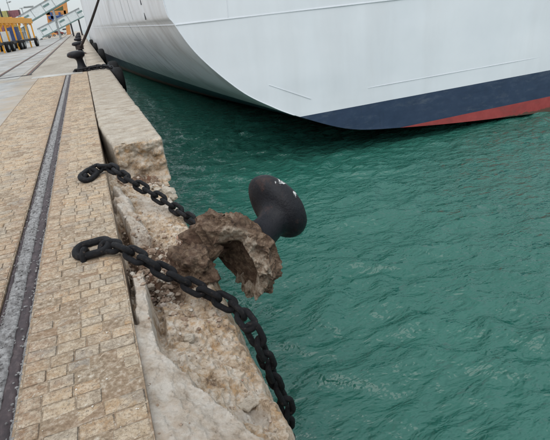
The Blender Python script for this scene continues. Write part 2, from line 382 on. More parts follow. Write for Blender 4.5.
qb.add([(JX, -60, BZ), (JX, -60, -4), (JX, Y_PAVE, -4), (JX, Y_PAVE, BZ), (-160, -60, BZ), (-160, -60, -4)], [(0, 1, 2, 3), (4, 5, 1, 0)])
quay = qb.build('quay', 'mortar')
tag(quay, 'sett paved stone quay', kind='structure')
far = MB(); far.add([(-160, Y_PAVE, 0), (EX-.9, Y_PAVE, 0), (EX-.9, 330, 0), (-160, 330, 0), (EX-.9, 330, -4), (-160, 330, -4)], [(0, 1, 2, 3), (3, 2, 4, 5)])
pv = far.build('far_paving', 'paving', quay)

def sett_mesh(seed):
    rr = random.Random(seed); n, m = 5, 4; v = []; f = []
    for j in range(m):
        for i in range(n):
            u = (-.5, -.455, 0, .455, .5)[i]; w = (-.5, -.44, .44, .5)[j]; e = (i in (0, n-1)) + (j in (0, m-1))
            z = [0, -.0022, -.006][e]+rr.uniform(-.0010, .0010)
            if e == 2: u *= .985; w *= .975
            v.append((u+rr.uniform(-.006, .006), w+rr.uniform(-.010, .010), z))
    for j in range(m-1):
        for i in range(n-1): a = j*n+i; f.append((a, a+1, a+n+1, a+n))
    ring = [i for i in range(n)]+[j*n+n-1 for j in range(1, m)]+[(m-1)*n+i for i in range(n-2, -1, -1)]+[j*n for j in range(m-2, 0, -1)]
    k = len(v)
    for i in ring: v.append((v[i][0], v[i][1], -.04))
    L = len(ring)
    for i in range(L): f.append((ring[i], k+i, k+(i+1) % L, ring[(i+1) % L]))
    return v, f
SV = [sett_mesh(s) for s in range(10)]
setts = []
y = -0.6
while y < Y_PAVE-.1:
    h = R.uniform(.088, .112)
    for (a, b) in ((SX0, RX0-.005), (RX1+.012, JX-.006)):
        x = a-R.uniform(0, .1) if a == SX0 else a
        while x < b-.03:
            w = R.uniform(.105, .175)
            if x+w > b-.05: w = b-x
            x2 = max(x, a)
            if x+w-x2 > .03:
                dz = R.gauss(0, .0016) - (.007 if R.random() < .03 else 0) + .002*nz((x, y, 0), 1.3)
                setts.append((x2, x+w, y+.006*nz((x, y, 0), .9), h, dz-.001, R.randrange(10)))
            x += w
    y += h
def sett_px(s):
    p = proj(((s[0]+s[1])/2, s[2]+s[3]/2, 0))
    if p[2] < .3 or not (-8 < p[0] < 555 and 60 < p[1] < 445): return 0
    return (s[1]-s[0])*s[3]/p[2]**3
setts.sort(key=sett_px, reverse=True)
SM = []
for v, f in SV:
    me = bpy.data.meshes.new('sett'); me.from_pydata(v, [], f); me.materials.append(MT['sett']); me.shade_smooth(); SM.append(me)
for (x0, x1, y0, h, dz, k) in setts[:300]:
    o = put('sett', SM[k], quay); o.location = ((x0+x1)/2, y0+h/2, dz); o.scale = (x1-x0-.003, h-.003, 1); o.rotation_euler = (R.gauss(0, .005), R.gauss(0, .004), R.gauss(0, .012))
mb = MB()
for (x0, x1, y0, h, dz, k) in setts[300:]:
    cx, cy, a = (x0+x1)/2, y0+h/2, R.gauss(0, .012)
    mb.add([(cx+p[0]*(x1-x0-.003)-a*p[1]*h, cy+p[1]*(h-.003)+a*p[0]*(x1-x0), p[2]+dz) for p in SV[k][0]], SV[k][1])
o = mb.build('sett_paving', 'sett', quay, True); tag(o, kind='stuff')

# concrete apron slabs left of the setts
for i in range(4):
    for j in range(9):
        x1 = SX0-.02-i*4.0; x0 = x1-3.985; y0 = -3+j*2.8; y1 = y0+2.785
        if y0 > Y_PAVE-.3: continue
        y1 = min(y1, Y_PAVE-.02)
        z = R.uniform(-.004, .006)
        mk('concrete_slab', [(x0, y0, z), (x1, y0, z), (x1, y1, z), (x0, y1, z), (x0, y0, -.1), (x1, y0, -.1), (x1, y1, -.1), (x0, y1, -.1)],
           [(0, 1, 2, 3), (1, 0, 4, 5), (2, 1, 5, 6), (3, 2, 6, 7), (0, 3, 7, 4)], 'concrete', quay)
for j in range(16):
    for (xa, xb) in ((-2.9, -8.9), (-8.93, -15), (-15.03, -24)):
        y0 = Y_PAVE+.9+j*7.0; y1 = y0+6.97; z = .006+R.uniform(0, .004)
        mk('concrete_slab', [(xb, y0, z), (xa, y0, z), (xa, y1, z), (xb, y1, z), (xb, y0, -.05), (xa, y0, -.05), (xa, y1, -.05), (xb, y1, -.05)],
           [(0, 1, 2, 3), (1, 0, 4, 5), (2, 1, 5, 6), (3, 2, 6, 7), (0, 3, 7, 4)], 'concrete', quay)
# pale concrete strip across the end of the rail
mk('concrete_strip', [(-2.3, Y_PAVE-.1, .010), (-.30, Y_PAVE-.55, .010), (-.30, Y_PAVE+.35, .010), (-2.3, Y_PAVE+.75, .010), (-2.3, Y_PAVE-.1, -.05), (-.30, Y_PAVE-.55, -.05), (-.30, Y_PAVE+.35, -.05), (-2.3, Y_PAVE+.75, -.05)],
   [(0, 1, 2, 3), (0, 4, 5, 1), (1, 5, 6, 2), (2, 6, 7, 3), (3, 7, 4, 0)], 'strip', quay)

# ---- rough box (rounded, noise-worn block) with optional extra displacement
def rough_box(x0, x1, y0, y1, z0, z1, res, rad, amp, seed, extra=None, bottom=True):
    v = []; f = []; idx = {}
    nx, ny, nz_ = max(2, int((x1-x0)/res)), max(2, int((y1-y0)/(res*(1 if y1-y0 < 3 else 2)))), max(2, int((z1-z0)/res))
    def vid(i, j, k):
        if (i, j, k) in idx: return idx[i, j, k]
        p = Vector((lerp(x0, x1, i/nx), lerp(y0, y1, j/ny), lerp(z0, z1, k/nz_)))
        q = Vector((min(max(p.x, x0+rad), x1-rad), min(max(p.y, y0+rad), y1-rad), min(max(p.z, z0+rad), z1-rad)))
        d = p-q
        nrm = d.normalized() if d.length > 1e-6 else Vector((0, 0, 1))
        if d.length > rad: p = q+nrm*rad
        p = p+nrm*amp*(nz(p, 2.2, 5, seed)+.5*nz(p, 9, 4, seed))
        if extra: p = extra(p, (i/nx, j/ny, k/nz_))
        idx[i, j, k] = len(v); v.append(p); return idx[i, j, k]
    for i in range(nx):
        for j in range(ny):
            f.append([vid(i, j, nz_), vid(i+1, j, nz_), vid(i+1, j+1, nz_), vid(i, j+1, nz_)])
    for i in range(nx):
        for k in range(nz_):
            f.append([vid(i, 0, k), vid(i+1, 0, k), vid(i+1, 0, k+1), vid(i, 0, k+1)])
            f.append([vid(i+1, ny, k), vid(i, ny, k), vid(i, ny, k+1), vid(i+1, ny, k+1)])
    for j in range(ny):
        for k in range(nz_):
            f.append([vid(nx, j, k), vid(nx, j+1, k), vid(nx, j+1, k+1), vid(nx, j, k+1)])
            f.append([vid(0, j+1, k), vid(0, j, k), vid(0, j, k+1), vid(0, j+1, k+1)])
    return v, f
# last standing cope stone: shoved outward, its near end torn off
def torn(p, uvw):
    t = 1-sst(0, .30, uvw[1])
    rot = (9.9-p.y)*.035 if p.y < 9.9 else 0
    p = p+Vector(((1-uvw[0])*.16*max(0, (9.9-p.y)/2.4)**1.2+.02*uvw[0], 0, 0))
    if uvw[1] < .02:
        cx = uvw[0]-.5; cz = uvw[2]-.45
        p.y += .08-.25*(cx*cx+cz*cz)*.7+.07*nz((p.x, p.z, 0), 3.0, 5, 3)+.05*(vor((p.x, p.z, 0), 4.2, 5)-.4)+.02*vor((p.x, p.z, 0), 13, 8)+.02*nz((p.x, p.z, 0), 20, 4, 8)
        p.y -= .10*(uvw[2] < .12)
    return p
def cope_(v, f, yb):
    o = mk('cope_stone', v, f, 'cope', quay, True); o.data.materials.append(MT['broken'])
    for p in o.data.polygons:
        if p.normal.y < -.55 and p.center.y < yb: p.material_index = 1
    return o
def cope(y0, y1, extra=None, res=.05, amp=.012, seed=0, x0=JX+.012, rad=.045, z0=-.72):
    v, f = rough_box(x0, EX, y0, y1, z0, 0.0, res, rad, amp, seed, extra)
    return mk('cope_stone', v, f, 'cope', quay, True)
o = cope_(*rough_box(JX+.012, EX, Y_BREAK, 11.3, -.72, 0.0, .022, .06, .014, 2, torn), Y_BREAK+.4); o['label'] = 'cope stone with torn off near end beside dark crack'
edges = [11.3, 14.9, 17.0, 20.3, 23.6, 27, 30.6, 34, 38, 42, 46, 50, 55, 60, 66, 72, 78, 85, 92, 100, 110, 120, 132, 145, 160, 180, 200, 230, 260, 300, 330]
for i in range(len(edges)-1):
    a, b_ = edges[i]+.012, edges[i+1]
    cope(a, b_, None, .08 if a < 24 else .45, .012 if a < 24 else .006, i*3.1, rad=.04)
# quay wall below the cope: courses of stone blocks
wl = MB(); wl.add([(JX, 7.2, -.7), (EX-.05, 7.2, -.7), (EX-.05, 330, -.7), (EX-.05, 330, -4), (EX-.05, 7.2, -4), (JX, 330, -.7)], [(1, 2, 3, 4), (0, 1, 2, 5)])
wl.build('quay_wall', 'broken', quay)

# ---- broken zone where the cope has been ripped away
def edge_x(y): return interp(y, [0, 1.4, 2.2, 2.9, 3.4, 4.2, 5.2, 6.0, 6.8, 7.6], [.565, .590, .595, .595, .61, .63, .655, .61, .66, .69]) + .014*nz((0, y, 0), 2.6, 4, 4)
def floor_z(x, y):
    zl = interp(y, [0, 2.2, 2.8, 3.2, 3.6, 4.6, 5.2, 5.8, 7.6], [-.03, -.05, -.12, -.2, -.27, -.3, -.22, -.25, -.4])
    ze = interp(y, [0, 2.0, 3.0, 3.6, 4.6, 5.5, 7.6], [-.40, -.43, -.45, -.48, -.44, -.46, -.62])
    t = (x-JX)/(.6-JX)
    z = lerp(zl, ze, t)
    pale = 0; brown = 0
    # smooth pale triangular slab at the near end
    xd = interp(y, [1.2, 1.55, 1.9, 2.25, 2.62, 2.75], [.62, .42, .22, .06, -.06, -.2])
    xd += .06*nz((x, y, 7), 3.5, 5, 2)
    s = sst(-.02, .03, xd-x)
    z = lerp(z, lerp(-.035, -.36, max(0, t)**1.25), s) + .0
    z -= .045*(1-s)*(1 if y < 3.2 else 0)*sst(3.2, 2.7, y)
    pale = s
    # narrow pale kerb running along the joint
    kx = interp(y, [2.4, 2.9, 3.3, 3.75], [-.055, -.045, -.02, -.045])+.010*nz((0, y, 3), 4, 4, 6)
    kk = sst(2.2, 2.55, y)*sst(3.85, 3.65, y)*sst(.062, .036, abs(x-kx)+.010*nz((x, y, 3), 9, 4, 6))
    z = lerp(z, -.045-.05*(x-kx), kk); pale = max(pale, kk)
    # gap between the kerb and the broken stone
    g = sst(2.55, 2.9, y)*sst(4.0, 3.6, y)*sst(.045, .012, abs(x-kx-.085)); z -= .07*g; brown = max(brown, .35*g)
    # pale wedge further along
    wd = sst(4.25, 4.7, y)*sst(6.2, 5.8, y)*sst(.06, .0, abs(x+.05*nz((x, y, 0), 4, 4, 3)-interp(y, [4.3, 5, 5.9], [.12, .035, -.02]))-interp(y, [4.3, 5, 6], [.075, .06, .03]))
    z = lerp(z, -.12-.6*(x+.03), wd); pale = max(pale, wd*.95)
    # footing pit: torn soil and rubble
    pit = math.exp(-(((x-.16)/.26)**2+((y-3.95)/.62)**2)**1.5)
    z -= .10*pit; brown = max(brown, 1.15*pit)
    hole = sst(3.35, 3.7, y)*sst(5.1, 4.7, y)*sst(.055, .01, abs(x-interp(y, [3.3, 4, 5], [-.03, -.055, -.07])))
    z -= .16*hole; brown = max(brown, hole)
    mound = math.exp(-(((x-.42)/.19)**2+((y-3.80)/.34)**2)); z += .44*mound; brown = max(brown, .95*mound)
    brown = max(brown, .8*sst(6.6, 7.3, y)*sst(.45, .2, abs(x-.3)))
    pale = max(pale, .55*sst(4.9, 5.4, y)*sst(6.6, 6.0, y)*sst(.1, .2, x))
    # spalled chip near the edge
    ch = math.exp(-(((x-.40)/.10)**2+((y-1.98)/.12)**2)**3); z -= .05*ch*(1+.8*sst(.33, .45, x)); pale = max(pale, .8*ch)
    rough = (1-.72*pale)
    z += rough*(.055*nz((x, y, 0), 3.1, 6, 11)+.020*nz((x, y, 0), 13, 5, 17)+.055*(vor((x+.04*nz((x, y, 3), 6), y*.7, 0), 5.5, 2)-.4)+.018*vor((x, y, 0), 17, 9)-.012*sst(.10, .02, crk((x+.03*nz((x, y, 5), 9), y, 0), 5.0, 4)))
    if brown > .2: z += min(1, brown)*(.07*(vor((x, y, z), 7.5, 21)-.4)+.045*(vor((x, y, z), 18, 25)-.35)+.02*nz((x, y, z), 30, 4, 27))
    z += .014*nz((x, y, 1), 4, 5, 31)+.006*nz((x, y, 1), 22, 4, 33)
    # ledges: quantised steps give broken bedding planes
    st = .035; zq = math.floor(z/st+.5)*st; z = lerp(z, zq, .5*rough*(1-brown*.6))
    return z, pale, brown
def build_broken():
    ys = np.concatenate([np.arange(-.4, 4.6, .0095), np.arange(4.6, 7.66, .014)]); nu = 76; nd = 34
    v = []; col = []; f = []
    for y in ys:
        xe = edge_x(y)
        for i in range(nu+1):
            t = i/nu; x = lerp(JX-.004, xe, t)
            z, p, b_ = floor_z(x, y)
            if i > nu-4: z -= .010*(i-nu+4)**1.6
            dx = .02*nz((x, y, z), 7, 4, 40)*t
            v.append((x+dx, y, z)); col.append((p, b_, 0))
        ze = v[-1][2]
        for k in range(1, nd+1):
            s = k/nd
            zz = lerp(ze, -3.4, s**1.3)
            xx = interp(zz, [-3.4, -1.5, -1.05, ze], [EX+.01, EX-.01, EX-.10, xe]) if zz < ze else xe
            d = .035*nz((xx, y, zz), 4, 5, 50)+.015*nz((xx, y, zz), 14, 4, 60)
            v.append((xx+d*min(1, k/3), y, zz)); col.append((0, .25 if zz < -1 else .1, sst(-1.5, -2.2, zz)*.95))
    n = nu+nd+1
    for j in range(len(ys)-1):
        for i in range(n-1):
            a = j*n+i; f.append((a, a+1, a+n+1, a+n))
    o = mk('broken_cope', v, f, 'broken', quay, False)
    ca = o.data.color_attributes.new('kind', 'FLOAT_COLOR', 'POINT')
    ca.data.foreach_set('color', np.array([(a, b_, c, 1) for a, b_, c in col], np.float32).ravel())
    o['label'] = 'torn cope with rough fractured stone and pale slab'
build_broken()

# ---- rubble
def stone(name, loc, size, mat, seed, parent=None, sub=2, flat=.7):
    bm = bmesh.new(); bmesh.ops.create_icosphere(bm, subdivisions=sub, radius=1)
    q = Quaternion((0, 0, 1), seed*1.3)
    for w in bm.verts:
        p = w.co.copy(); k = 1+.45*nz(p, .9, 3, seed)+.16*nz(p, 3, 3, seed*2)
        m = max(abs(p.x), abs(p.y), abs(p.z)); p = p.lerp(p/m*.8, .55)
        w.co = Vector(loc)+q @ Vector((p.x*size*k*1.15, p.y*size*k*.9, p.z*size*k*flat))
    me = bpy.data.meshes.new(name); bm.to_mesh(me); bm.free(); me.materials.append(MT[mat])
    return put(name, me, parent)
def zf(x, y): return floor_z(x, y)[0]
for i, (px, py, sz) in enumerate([(163, 247, .045), (150, 243, .05), (176, 241, .04), (184, 252, .05), (172, 262, .045), (160, 256, .035), (188, 266, .04), (196, 270, .05), (147, 271, .04), (153, 284, .03), (178, 232, .04), (168, 238, .032)]):
    p = onz(px, py, -.30); p.z = zf(p.x, p.y)+sz*.35
    o = stone('rubble_stone', p, sz, 'rubble', 3+i*1.7); tag(o, 'brown rubble stone in the torn pit beside the toppled bollard', 'stone', 'rubble stones in the torn footing pit')
p = onz(195, 266, -.25)
o = stone('torn_boulder', p, .185, 'footing', 6.4, sub=5, flat=1.1); tag(o, 'large brown torn boulder of rubble propping the footing of the toppled bollard', 'boulder')
for w in o.data.vertices:
    c_ = w.co; d_ = (c_-p).normalized(); w.co = c_+d_*(.035*nz(c_, 7, 4, 1)-.05*(vor(c_, 8, 3)-.38)-.016*(vor(c_, 20, 5)-.35)+.006*nz(c_, 40, 4, 2))
mb = MB(); rr = random.Random(4)
base = bmesh.new(); bmesh.ops.create_icosphere(base, subdivisions=1, radius=1); bv = [x.co.copy() for x in base.verts]; bf = [[q.index for q in ff.verts] for ff in base.faces]; base.free()
for i in range(1500):
    k = rr.random()
    if k < .6: x, y = rr.gauss(.24, .17), rr.gauss(3.9, .42)
    elif k < .75: x, y = rr.uniform(.0, .65), rr.gauss(7.0, .2)
    elif k < .85: x, y = rr.gauss(-.06, .03), rr.uniform(3.3, 5)
    else: x, y = rr.uniform(JX, .55), rr.uniform(1.2, 7)
    if not (JX+.01 < x < edge_x(y)-.02 and y < 7.4): continue
    s = rr.choice((.006, .008, .01, .014, .02, .026)) if k < .85 else rr.uniform(.003, .010)
    z = zf(x, y)+s*.3; sd = rr.random()*50
    mb.add([Vector((x, y, z))+Vector((p.x*(1+.4*math.sin(sd+p.y*3)), p.y*(1+.4*math.cos(sd*2+p.z*3)), p.z*.75))*s for p in bv], bf)
o = mb.build('rubble', 'rubble'); tag(o, 'fine brown rubble and grit scattered over the torn cope', 'rubble', kind='stuff')
# pale stones under the torn block
for i, (px, py, sz) in enumerate([(168, 193, .10), (158, 191, .07), (174, 200, .06), (150, 190, .05)]):
    p = onz(px, py, -.55); p.z = zf(min(p.x, .6), p.y)+sz*.2
    o = stone('loose_stone', p, sz, 'cope', 11+i*2.3); tag(o, 'pale loose stone lying below the torn end of the standing cope', 'stone', 'pale stones under the torn block')
# spalled flake
for i, (px, py, sx_, sy_, lab) in enumerate(((247, 388, .075, .055, 'pale broken stone flake lying on the torn cope near its seaward edge'), (190, 342, .045, .03, 'small pale stone flake lying in the middle of the torn cope'))):
    p = onz(px, py, -.33); p.z = zf(p.x, p.y)
    v, f = rough_box(-sx_, sx_, -sy_, sy_, -.012, .016, .012, .010, .012, 4+i)
    q = Quaternion((0, 0, 1), .6+i) @ Quaternion((0, 1, 0), .16)
    v = [p+Vector((0, 0, .014))+q @ (w+Vector((.03*nz(w, 9, 3, 2), .03*nz(w, 9, 3, 7), 0))) for w in v]
    o = mk('stone_flake', v, f, 'cope'); tag(o, lab, 'stone')

# ------------------------------------------------------------------ crane rail in its channel
rail = thing('crane_rail', 'worn crane rail channel packed with grey grit along the setts', 'rail', (-.85, 10, 0))
RY0, RY1 = -1.0, Y_PAVE-.45
def strip(name, x0, x1, z, mat, amp, res, seed, y0=RY0, y1=RY1, wob=.0):
    n = max(2, int((x1-x0)/res)); v = []; f = []
    ys = []; y = y0
    while y < y1: ys.append(y); y += res*(1 if y < 6 else 2.5)
    for y in ys:
        for i in range(n+1):
            x = lerp(x0, x1, i/n)
            e = 0 if 0 < i < n else 1
            v.append((x+wob*nz((i, y, 0), 3, 4, seed)*(e), y, z+amp*nz((x, y, 0), 16, 5, seed)-(.0 if not e else .008)))
    for j in range(len(ys)-1):
        for i in range(n): a = j*(n+1)+i; f.append((a, a+1, a+n+2, a+n+1))
    # skirts
    k = len(v)
    for y in ys: v.append((x0, y, -.06)); v.append((x1, y, -.06))
    for j in range(len(ys)-1):
        f.append((k+2*j, j*(n+1), (j+1)*(n+1), k+2*j+2)); f.append((j*(n+1)+n, k+2*j+1, k+2*j+3, (j+1)*(n+1)+n))
    return mk(name, v, f, mat, rail, True)
strip('groove_fill', RX0+.03, RX1-.085, -.010, 'railfill', .012, .016, 5, wob=.008)
strip('rail_head', RX1-.090, RX1-.012, -.016, 'railsteel', .007, .018, 9, wob=.006)
strip('guard_flange', RX0+.002, RX0+.034, -.014, 'railsteel', .006, .016, 13, wob=.005)
strip('edge_grit', RX1-.016, RX1+.012, -.011, 'railfill', .012, .014, 19, wob=.012)
# grit lying in the channel
mb = MB()
for i in range(1500):
    y = 1.2+9*rr.random()**1.6; x = rr.gauss(-.885, .04) if rr.random() < .6 else rr.gauss(RX1-.005, .018)
    if not RX0+.01 < x < RX1+.03: continue
    s = rr.uniform(.003, .009)
    mb.add([Vector((x, y, -.006))+Vector((p.x*(1+.4*math.sin(i+p.y*3)), p.y, p.z*.7))*s for p in bv], bf)
o = mb.build('grit', 'railfill', rail); tag(o, kind='stuff')
chips = MB()
for i in range(300):
    y = 1.3+9*rr.random()**1.7; x = rr.uniform(RX1+.02, JX-.02) if rr.random() < .7 else rr.uniform(-1.9, RX0)
    s_ = rr.choice((.002, .0025, .003, .0035, .0045, .006))
    chips.add([Vector((x, y, .001))+Vector((p.x*(1+.5*math.sin(i+p.y*3)), p.y*(1+.4*math.cos(i*2+p.x*2)), p.z*.35))*s_ for p in bv], bf)
o = chips.build('stone_chips', 'chips'); tag(o, 'pale stone chips and droppings scattered on the setts', 'chips', kind='stuff')
# rails further in on the apron
for k, (x, y0, y1) in enumerate(((-4.0, 24.5, 190), (-2.62, 24.5, 190))):
    t = thing('crane_rail', ['dark sunken crane rail running far along the apron, the one nearer the yellow frame', 'dark sunken crane rail running far along the apron, the one nearer the bollards'][k], 'rail', (x, y0, 0), None)
    for dx, w, m in ((0, .06, 'rust'), (-.055, .05, 'dark'), (.055, .05, 'dark')):
        MB().box((x+dx, (y0+y1)/2, .012+(.006 if dx == 0 else 0)), (w, y1-y0, .03)).build('rail_head' if dx == 0 else 'rail_groove', m, t)
t = MB().box((-3.6, 24.5, .012), (2.3, .12, .024), Quaternion((0, 0, 1), -.03)).build('drain_cover', 'dark'); tag(t, 'thin dark drain slot crossing the grey apron at left', 'drain')

# ------------------------------------------------------------------ chains
def link_mesh(L, Wd, d, n=26, m=10):
    r = d/2; a = Wd/2-r; hl = L/2-r-a; v = []; f = []; cs = []
    q = n//2
    for i in range(q+1):
        t = -math.pi/2+math.pi*i/q; cs.append((Vector((hl+a*math.cos(t), a*math.sin(t), 0)), Vector((math.cos(t), math.sin(t), 0))))
    for i in range(q+1):
        t = math.pi/2+math.pi*i/q; cs.append((Vector((-hl+a*math.cos(t), a*math.sin(t), 0)), Vector((math.cos(t), math.sin(t), 0))))
    for c, nn in cs:
        for k in range(m):
            t = 2*math.pi*k/m; v.append(c+(nn*math.cos(t)+Vector((0, 0, 1))*math.sin(t))*r)
    K = len(cs)
    for i in range(K):
        for k in range(m): f.append((i*m+k, ((i+1) % K)*m+k, ((i+1) % K)*m+(k+1) % m, i*m+(k+1) % m))
    me = bpy.data.meshes.new('link'); me.from_pydata([tuple(p) for p in v], [], f); me.materials.append(MT['chain']); me.shade_smooth(); return me
def smooth_path(pts, n=12):
    P = [Vector(p) for p in pts]; P = [P[0]*2-P[1]]+P+[P[-1]*2-P[-2]]; out = []
    for i in range(1, len(P)-2):
        for k in range(n):
            t = k/n; a, b_, c, d = P[i-1], P[i], P[i+1], P[i+2]
            out.append(.5*((2*b_)+(c-a)*t+(2*a-5*b_+4*c-d)*t*t+(3*b_-a-3*c+d)*t**3))
    out.append(P[-2]); return out
def make_chain(t, pts, L, Wd, d, roll0=0.7, me=None):
    me = me or link_mesh(L, Wd, d)
    path = smooth_path(pts); pitch = L-2*d*.96
    s = [0]
    for i in range(1, len(path)): s.append(s[-1]+(path[i]-path[i-1]).length)
    def at(x):
        x = min(max(x, 0), s[-1]); j = min(int(np.searchsorted(s, x)), len(s)-1); j = max(j, 1)
        u = (x-s[j-1])/max(1e-6, s[j]-s[j-1]); return path[j-1].lerp(path[j], u)
    big = me is LINK and BIG[0]
    off = pitch*big*.93 if big else 0
    n = int((s[-1]-off)/pitch)
    upv = Vector((0, 0, 1))
    for i in range(-1 if big else 0, n):
        c = at(off+(i+.5)*pitch); tg = (at(off+(i+1)*pitch)-at(off+i*pitch)).normalized()
        if i < 0: c = at(off*.5); tg = (at(off)-at(0)).normalized()
        ref = upv if abs(tg.z) < .8 else Vector((1, 0, 0))
        sdv = ref.cross(tg).normalized(); upn = tg.cross(sdv)
        roll = roll0+(i % 2)*math.pi/2+R.gauss(0, .10) if i >= 0 else .45
        a = sdv*math.cos(roll)+upn*math.sin(roll); b_ = tg.cross(a)
        o = bpy.data.objects.new('link', me); C.objects.link(o); o.parent = t
        if i < 0: tg = tg*big*1.08; a = a*big*.92; b_ = b_*big*.95
        M = Matrix(((tg.x, a.x, b_.x, c.x), (tg.y, a.y, b_.y, c.y), (tg.z, a.z, b_.z, c.z), (0, 0, 0, 1)))
        o.matrix_parent_inverse = Matrix.Translation(t.location).inverted(); o.matrix_basis = M
LINK = link_mesh(.225, .142, .048)
BIG = [1.45]
def staple(name, label, px, py, yaw):
    p = onz(px, py, 0); t = thing(name, label, 'ring', p)
    q = Quaternion((0, 0, 1), yaw)
    pts = [p+q @ Vector((math.cos(a)*.052, 0, math.sin(a)*.075+.0)) for a in np.linspace(0, math.pi, 14)]
    pts = [p+q @ Vector((.055, 0, -.05))]+pts+[p+q @ Vector((-.055, 0, -.05))]
    MB().tube(pts, .024, 10).build('bow', 'chain', t, True)
    return p
s1 = staple('deck_eye', 'black iron eye set in the setts holding the nearer chain', 86, 258, 1.2)
s2 = staple('deck_eye', 'black iron eye set in the setts holding the farther chain', 87, 181, 1.2)
ch1 = thing('heavy_chain', 'nearer heavy black chain draped from the setts over the quay edge', 'chain', s1)
make_chain(ch1, [onz(82, 252, .05), onz(98, 247, .07), onz(116, 247, .075), onz(133, 254, .045), onz(152, 265, -.03), onz(177, 278, -.14), onz(206, 293, -.26), onz(232, 306, -.37),
                 onx(249, 324, .655), onx(260, 345, .70), onx(269, 366, .75), onx(277, 386, .80), onx(287, 408, .85), onx(287, 408, .85)+Vector((.01, .12, -.5)), onx(287, 408, .85)+Vector((.01, .15, -1.9))], .225, .142, .048, .55, LINK)
ch2 = thing('heavy_chain', 'farther heavy black chain running from the setts to behind the toppled bollard', 'chain', s2)
make_chain(ch2, [onz(85, 178, .05), onz(98, 168.5, .075), onz(112, 168.5, .07), onz(126, 178, 0), onz(143, 188, -.12), onz(160, 198.5, -.24), onz(176, 209, -.35), onz(194, 221, -.42),
                 onx(208, 228, .80), onx(224, 233, .92)], .225, .142, .048, .9, LINK)

# ------------------------------------------------------------------ bollards
def bollard_loft(n=36):
    # rings: (z, centre offset along -x (landward), rx, ry)
    rings = [(0, 0, .33, .33), (.035, 0, .335, .335), (.05, 0, .30, .30), (.085, 0, .235, .235), (.14, 0, .190, .190), (.22, .0, .160, .160), (.31, .005, .144, .146), (.39, .012, .142, .148), (.45, .03, .152, .165),
             (.49, .05, .195, .190), (.515, .080, .260, .222), (.545, .100, .315, .246), (.585, .115, .350, .262), (.635, .115, .355, .264), (.69, .11, .335, .250), (.73, .105, .285, .215), (.757, .10, .205, .160), (.772, .10, .105, .085)]
    zs = [r[0] for r in rings]
    # resample smoothly
    P = smooth_path([Vector((r[0], r[1], r[2])) for r in rings], 3); Q = smooth_path([Vector((r[3], 0, 0)) for r in rings], 3)
    v = []; f = []; mark = []
    for a, b_ in zip(P, Q):
        for k in range(n):
            t = 2*math.pi*k/n; p = Vector((-a.y+math.cos(t)*a.z, math.sin(t)*b_.x, a.x))
            p += p.normalized()*.006*nz(p, 7, 4, 3)
            v.append(p); mark.append(0)
    v.append(Vector((-.10, 0, .777))); mark.append(0)
    K = len(P)
    for i in range(K-1):
        for k in range(n): f.append((i*n+k, i*n+(k+1) % n, (i+1)*n+(k+1) % n, (i+1)*n+k))
    for k in range(n): f.append(((K-1)*n+k, (K-1)*n+(k+1) % n, K*n))
    f.append(list(range(n))[::-1])
    return v, f, mark
BV, BF, BMK = bollard_loft()
bme = bpy.data.meshes.new('bollard_body'); bme.from_pydata([tuple(p) for p in BV], [], BF); bme.shade_smooth()
at_ = bme.attributes.new('mark', 'FLOAT', 'POINT'); at_.data.foreach_set('value', BMK)
bme.materials.append(MT['iron'])
bme2 = bme.copy(); bme2.materials.clear(); bme2.materials.append(MT['iron2'])

# toppled bollard: axis points out over the water
ax = (Vector(-bk)*.62+(Vector(rt)*.76+Vector(up)*.65)*.78).normalized()
land = -Vector(rt)*.56+Vector(up)*.83-Vector(bk)*.10; land = (land-ax*land.dot(ax)).normalized()       # landward lobe now points up
xx = -land; yy = ax.cross(xx)
org = onz(244, 250, -.25)
MB_ = Matrix(((xx.x, yy.x, ax.x, org.x), (xx.y, yy.y, ax.y, org.y), (xx.z, yy.z, ax.z, org.z), (0, 0, 0, 1)))
fb = thing('toppled_bollard', 'black iron bollard torn out with its concrete footing, toppled over the quay edge', 'bollard', org)
fb.matrix_basis = MB_
bme3 = bme.copy(); mv = []
for w in bme3.vertices:      # pale scuffs and droppings on the head of the toppled bollard
    p = proj(MB_ @ w.co); m_ = max(1-((p[0]-281)/11)**2-((p[1]-181)/7.5)**2, .92-((p[0]-295)/5)**2-((p[1]-195)/7)**2, 0)
    mv.append(min(1, 1.6*m_) if w.co.z > .56 else 0)
bme3.attributes['mark'].data.foreach_set('value', mv)
o = bpy.data.objects.new('bollard_body', bme3); C.objects.link(o); o.parent = fb
